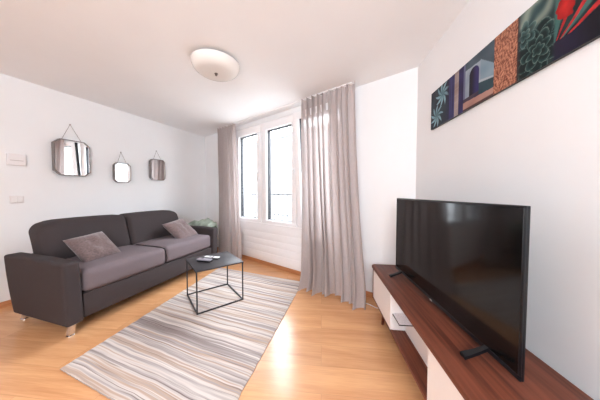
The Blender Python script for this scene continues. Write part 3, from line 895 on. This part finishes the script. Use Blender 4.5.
# ------------------------------------------------------------------ panoramic picture
def clamp(x): return max(0.0, min(1.0, x))
def mixc(a, b, t):
    t = clamp(t); return tuple(a[i] * (1 - t) + b[i] * t for i in range(3))
def sm(a, b, x):
    t = clamp((x - a) / (b - a)); return t * t * (3 - 2 * t)
PL, PZ0, PZ1 = 1.50, 1.722, 2.022
ART = {}
def rosette(x, z, cx, cz, R, dark, mid, edge, seed=0, rings=4, n0=5, sharp=1.6, ew=.13):
    dx, dz = x - cx, z - cz
    wob = 1 + .22 * noise.noise(Vector((x * 22, z * 22, seed + 3)))
    r = sqrt(dx * dx + dz * dz) / R * wob; a = math.atan2(dz, dx)
    best = None
    for ring in range(rings, 0, -1):            # outer petals first, inner ones on top
        r0 = ring / rings; n = n0 + ring // 2
        k = (a + ring * 2.4 + seed) / (2 * pi) * n
        f = abs((k % 1) - .5) * 2             # 0 at the petal's middle
        lim = r0 * (1 - .42 * f ** sharp)
        if r < lim:
            q = (lim - r) / (1.0 / rings)
            c = mixc(mid, dark, sm(.1, .8, q))
            c = mixc(c, dark, .6 * f ** 2)
            if q < ew: c = mixc(edge, mid, .3 + .5 * f)
            best = c
    return best
def art(x, z):
    """x from the picture's far end, z from its lower edge; colours as printed"""
    V = Vector
    nz = noise.noise(V((x * 14, z * 14, 1.0))); fz = noise.noise(V((x * 60, z * 60, 4.0)))
    if x < .245:
        c = mixc((.008, .010, .022), (.02, .035, .045), .5 + nz)
        for (cx, cz, R, sd) in ((.16, .225, .085, 1), (.085, .085, .08, 4)):
            dx, dz = x - cx, z - cz
            a_ = math.atan2(dz, dx); r = sqrt(dx * dx + dz * dz) / R
            lf = abs(((a_ + sd + .5 * r) / (2 * pi) * 9) % 1 - .5) * 2
            if r < 1.15 - .75 * lf ** .8:
                c = mixc((.30, .50, .56), (.03, .09, .11), .25 + .7 * lf + .5 * nz - .2 * r)
        return mixc(c, (.014, .011, .045), sm(.19, .25, x))
    if x < .303: return mixc((.022, .018, .075), (.05, .04, .16), .5 + .5 * sin(x * 260) + nz)
    if x < .346: return mixc((.33, .235, .215), (.50, .41, .39), .5 + .9 * nz + .3 * (1 if (z * 22) % 1 < .15 else 0))
    if x < .395: return mixc((.02, .014, .06), (.04, .03, .13), .5 + nz)
    if x < .635:
        c = mixc((.055, .085, .11), (.09, .13, .165), .5 + nz)          # slate sky
        u = (x - .395) / .24
        if u < .60 and z < .252 - .01 * u: c = mixc((.27, .33, .42), (.40, .47, .54), .5 + nz)   # pale wall
        if u >= .60 and z < .252 - .20 * (u - .60): c = mixc((.21, .32, .40), (.30, .40, .47), .5 + nz)
        if u < .07: c = (.16, .17, .28)
        if .22 < u < .56:
            q = (u - .39) / .17
            top = .195 + .045 * sqrt(max(0, 1 - q * q))
            if z < top: c = mixc((.010, .009, .022), (.035, .028, .14), sm(.30, .50, u))
        if u > .56 and z < .135 - .06 * (u - .56) : c = mixc((.38, .45, .50), (.48, .53, .57), nz + .5)
        if u > .56 and z < .120 - .05 * (u - .56): c = mixc((.02, .05, .07), (.04, .09, .11), nz + .5)
        if u < .56 and z < .075: c = mixc((.04, .03, .06), (.10, .06, .08), .5 + nz)
        if z < .055 - .012 * u: c = mixc((.42, .22, .18), (.52, .30, .25), .5 + nz)
        if z < .010: c = (.10, .045, .04)
        return c
    if x < .768:
        w_ = noise.noise(V((x * 35, z * 35, 9))) * 2.6
        s1 = sin(x * 420 + w_ * 2 + z * 140 * (1 if (int(x * 24) % 2) else -1)) * .5 + .5
        s2 = sin(z * 430 + w_ * 3) * .5 + .5
        return mixc((.15, .035, .02), (.75, .34, .21), .55 * s1 + .35 * s2 + .4 * fz)
    # large succulent, blurred leaves behind it, red flowers
    c = mixc((.012, .022, .024), (.03, .055, .055), .5 + nz)
    d1 = sin((x * .75 - z * 1.0) * 62 + 2.5 * nz) * .5 + .5
    up = sm(.13, .25, z)
    c = mixc(c, mixc((.05, .13, .14), (.30, .36, .30), d1), up * (.35 + .65 * sm(.98, .84, x)) * (.4 + .6 * d1))
    rc = rosette(x, z, .862, .088, .135, (.004, .013, .013), (.022, .065, .065), (.26, .36, .31), 0.6, 5, 5, 1.5, .12)
    if rc: c = rc
    rc = rosette(x, z, .80, .19, .06, (.01, .03, .03), (.06, .14, .14), (.30, .40, .36), 2.6, 2, 5)
    if rc and x > .77: c = mixc(c, rc, .8)
    if x < .79: c = mixc((.05, .03, .03), c, sm(.768, .79, x))
    if x > .915:
        ox, oz = .925, .045
        ang = math.atan2(z - oz, x - ox); rr = sqrt((x - ox) ** 2 + (z - oz) ** 2)
        c2 = mixc((.010, .012, .018), (.02, .05, .05), .5 + 1.2 * noise.noise(V((x * 9, z * 22, 7))))
        fan = sin(ang * 17 + .5 * nz) * .5 + .5
        if ang > .35: c2 = mixc(c2, (.07, .19, .17), .85 * sm(.6, .9, sin(ang * 9 + 1.0) * .5 + .5))
        if .38 < ang < 1.25 and fan > .78 and rr > .03: c2 = mixc((.34, .012, .016), (.60, .03, .03), fz + .5)
        for (cx, cz, R) in ((.962, .185, .030), (1.025, .235, .035), (1.12, .20, .04), (1.25, .24, .045), (1.36, .17, .04)):
            d = sqrt((x - cx) ** 2 + ((z - cz) * .62) ** 2) / R
            d += .4 * noise.noise(V((x * 45, z * 45, 2)))
            if d < 1: c2 = mixc((.66, .025, .02), (.33, .008, .01), d)
        if ang < .38 or z < .07: c2 = mixc((.010, .009, .016), (.016, .014, .045), sm(.10, .0, abs(x - .96)) * .8 + nz * .4)
        k = sm(.915, .935, x)
        c = mixc(c, c2, k)
    return c
def picture():
    bm = bmesh.new(); cl = bm.loops.layers.color.new('print') if False else None
    nx, nz_ = 620, 120
    M = Matrix.Translation(CR - dR * .296 - nR * .0)       # far end on the wall
    # local: x towards the camera along the wall, y into the room
    ex, ey = -dR, -nR
    F = Matrix(((ex.x, ey.x, 0, 0), (ex.y, ey.y, 0, 0), (0, 0, 1, 0), (0, 0, 0, 1)))
    T = Matrix.Translation(CR - dR * .296) @ F
    d0 = .018
    g = [[bm.verts.new((PL * i / nx, d0, PZ0 + (PZ1 - PZ0) * j / nz_)) for i in range(nx + 1)] for j in range(nz_ + 1)]
    for j in range(nz_):
        for i in range(nx):
            bm.faces.new((g[j][i], g[j][i + 1], g[j + 1][i + 1], g[j + 1][i]))
    me = bpy.data.meshes.new('print')
    bmesh.ops.transform(bm, matrix=T, verts=bm.verts[:])
    bm.verts.index_update()
    order = [(v.index) for v in bm.verts]
    bm.to_mesh(me); bm.free()
    at = me.color_attributes.new('print', 'FLOAT_COLOR', 'POINT')
    n = 0; buf = []
    for j in range(nz_ + 1):
        for i in range(nx + 1):
            c = tuple(q * .8 for q in art(PL * i / nx, (PZ1 - PZ0) * j / nz_)); buf += [c[0], c[1], c[2], 1.0]
    at.data.foreach_set('color', buf)
    m, nt, b = new_mat('printed_panel')
    a = N(nt, 'ShaderNodeAttribute'); a.attribute_name = 'print'
    nt.links.new(a.outputs['Color'], b.inputs['Base Color']); b.inputs['Roughness'].default_value = .5; b.inputs['Specular IOR Level'].default_value = .2
    me.materials.append(m)
    root = bpy.data.objects.new('wall_picture', None); link(root)
    root.location = CR - dR * .296 + Vector((0, 0, PZ0))
    tag(root, 'long panoramic picture of succulents, arch and red flowers above the television', 'picture')
    o = bpy.data.objects.new('print', me); link(o, root)
    bpy.context.view_layer.update()
    o.location = -root.location
    bm = bmesh.new(); box(bm, 0, PL, .001, d0 - .0006, PZ0, PZ1, .0)
    bmesh.ops.transform(bm, matrix=T, verts=bm.verts[:])
    q = obj('backing_panel', bm, M_black, root); q.location = -root.location
picture()

# ------------------------------------------------------------------ cable behind the cabinet
bm = bmesh.new()
pts = [(.62, 2.36, .006), (.66, 2.25, .005), (.74, 2.17, .005), (.80, 2.10, .006), (.83, 2.13, .02), (.90, 2.10, .005), (.86, 2.02, .005), (.80, 2.00, .005), (.86, 1.93, .005), (.95, 1.90, .005)]
P = [Vector(p) for p in pts]; sm_pts = []
for i in range(len(P) - 1):
    p0, p1, p2, p3 = P[max(i - 1, 0)], P[i], P[i + 1], P[min(i + 2, len(P) - 1)]
    for k in range(6):
        t = k / 6
        sm_pts.append(.5 * ((2 * p1) + (-p0 + p2) * t + (2 * p0 - 5 * p1 + 4 * p2 - p3) * t * t + (-p0 + 3 * p1 - 3 * p2 + p3) * t ** 3))
sm_pts.append(P[-1])
for p in sm_pts: p.z = max(p.z, .0045)
tube(bm, sm_pts, .004, 6)
c = obj('power_cable', bm, M_cable, smooth=60); tag(c, 'white cable curling on the floor between curtain and white cabinet', 'cable')

# ------------------------------------------------------------------ world, lights, camera
w = bpy.data.worlds.new('World'); scene.world = w; w.use_nodes = True
bg = w.node_tree.nodes['Background']
bg.inputs['Color'].default_value = (0.93, 0.98, 1.05, 1); bg.inputs['Strength'].default_value = 20.0

portal = bpy.data.lights.new('window_portal', 'AREA'); portal.shape = 'RECTANGLE'; portal.size = T1 - T0; portal.size_y = Z1 - Z0
portal.cycles.is_portal = True
po = bpy.data.objects.new('window_portal', portal); link(po)
cpos = CR + dW * (T0 + T1) / 2 - nW * .24 + Vector((0, 0, (Z0 + Z1) / 2))
po.location = cpos
po.rotation_euler = nW.to_track_quat('-Z', 'Z').to_euler()

portal2 = bpy.data.lights.new('back_window_portal', 'AREA'); portal2.shape = 'RECTANGLE'; portal2.size = BX1 - BX0; portal2.size_y = BZ1 - BZ0  # sampling portal for the added fill window
portal2.cycles.is_portal = True
p2 = bpy.data.objects.new('back_window_portal', portal2); link(p2)
p2.location = ((BX0 + BX1) / 2, YB - .15, (BZ0 + BZ1) / 2)
p2.rotation_euler = Vector((0, 1, 0)).to_track_quat('-Z', 'Z').to_euler()

cam = bpy.data.cameras.new('camera'); cam.lens = 36.0 * 208 / 600; cam.sensor_width = 36; cam.sensor_fit = 'HORIZONTAL'
cam.clip_start = .02
co = bpy.data.objects.new('camera', cam); link(co)
co.location = (0, 0, 1.19); co.rotation_euler = (radians(90 - 1.93), 0, 0)
scene.camera = co
vs = scene.view_settings
vs.view_transform = 'Standard'; vs.look = 'None'; vs.gamma = 1.0; vs.use_curve_mapping = False
vs.exposure = 0.12
scene.cycles.use_denoising = True
scene.cycles.max_bounces = 14; scene.cycles.diffuse_bounces = 10; scene.cycles.transparent_max_bounces = 16
scene.cycles.sample_clamp_indirect = 8.0
scene.cycles.caustics_reflective = False; scene.cycles.caustics_refractive = False
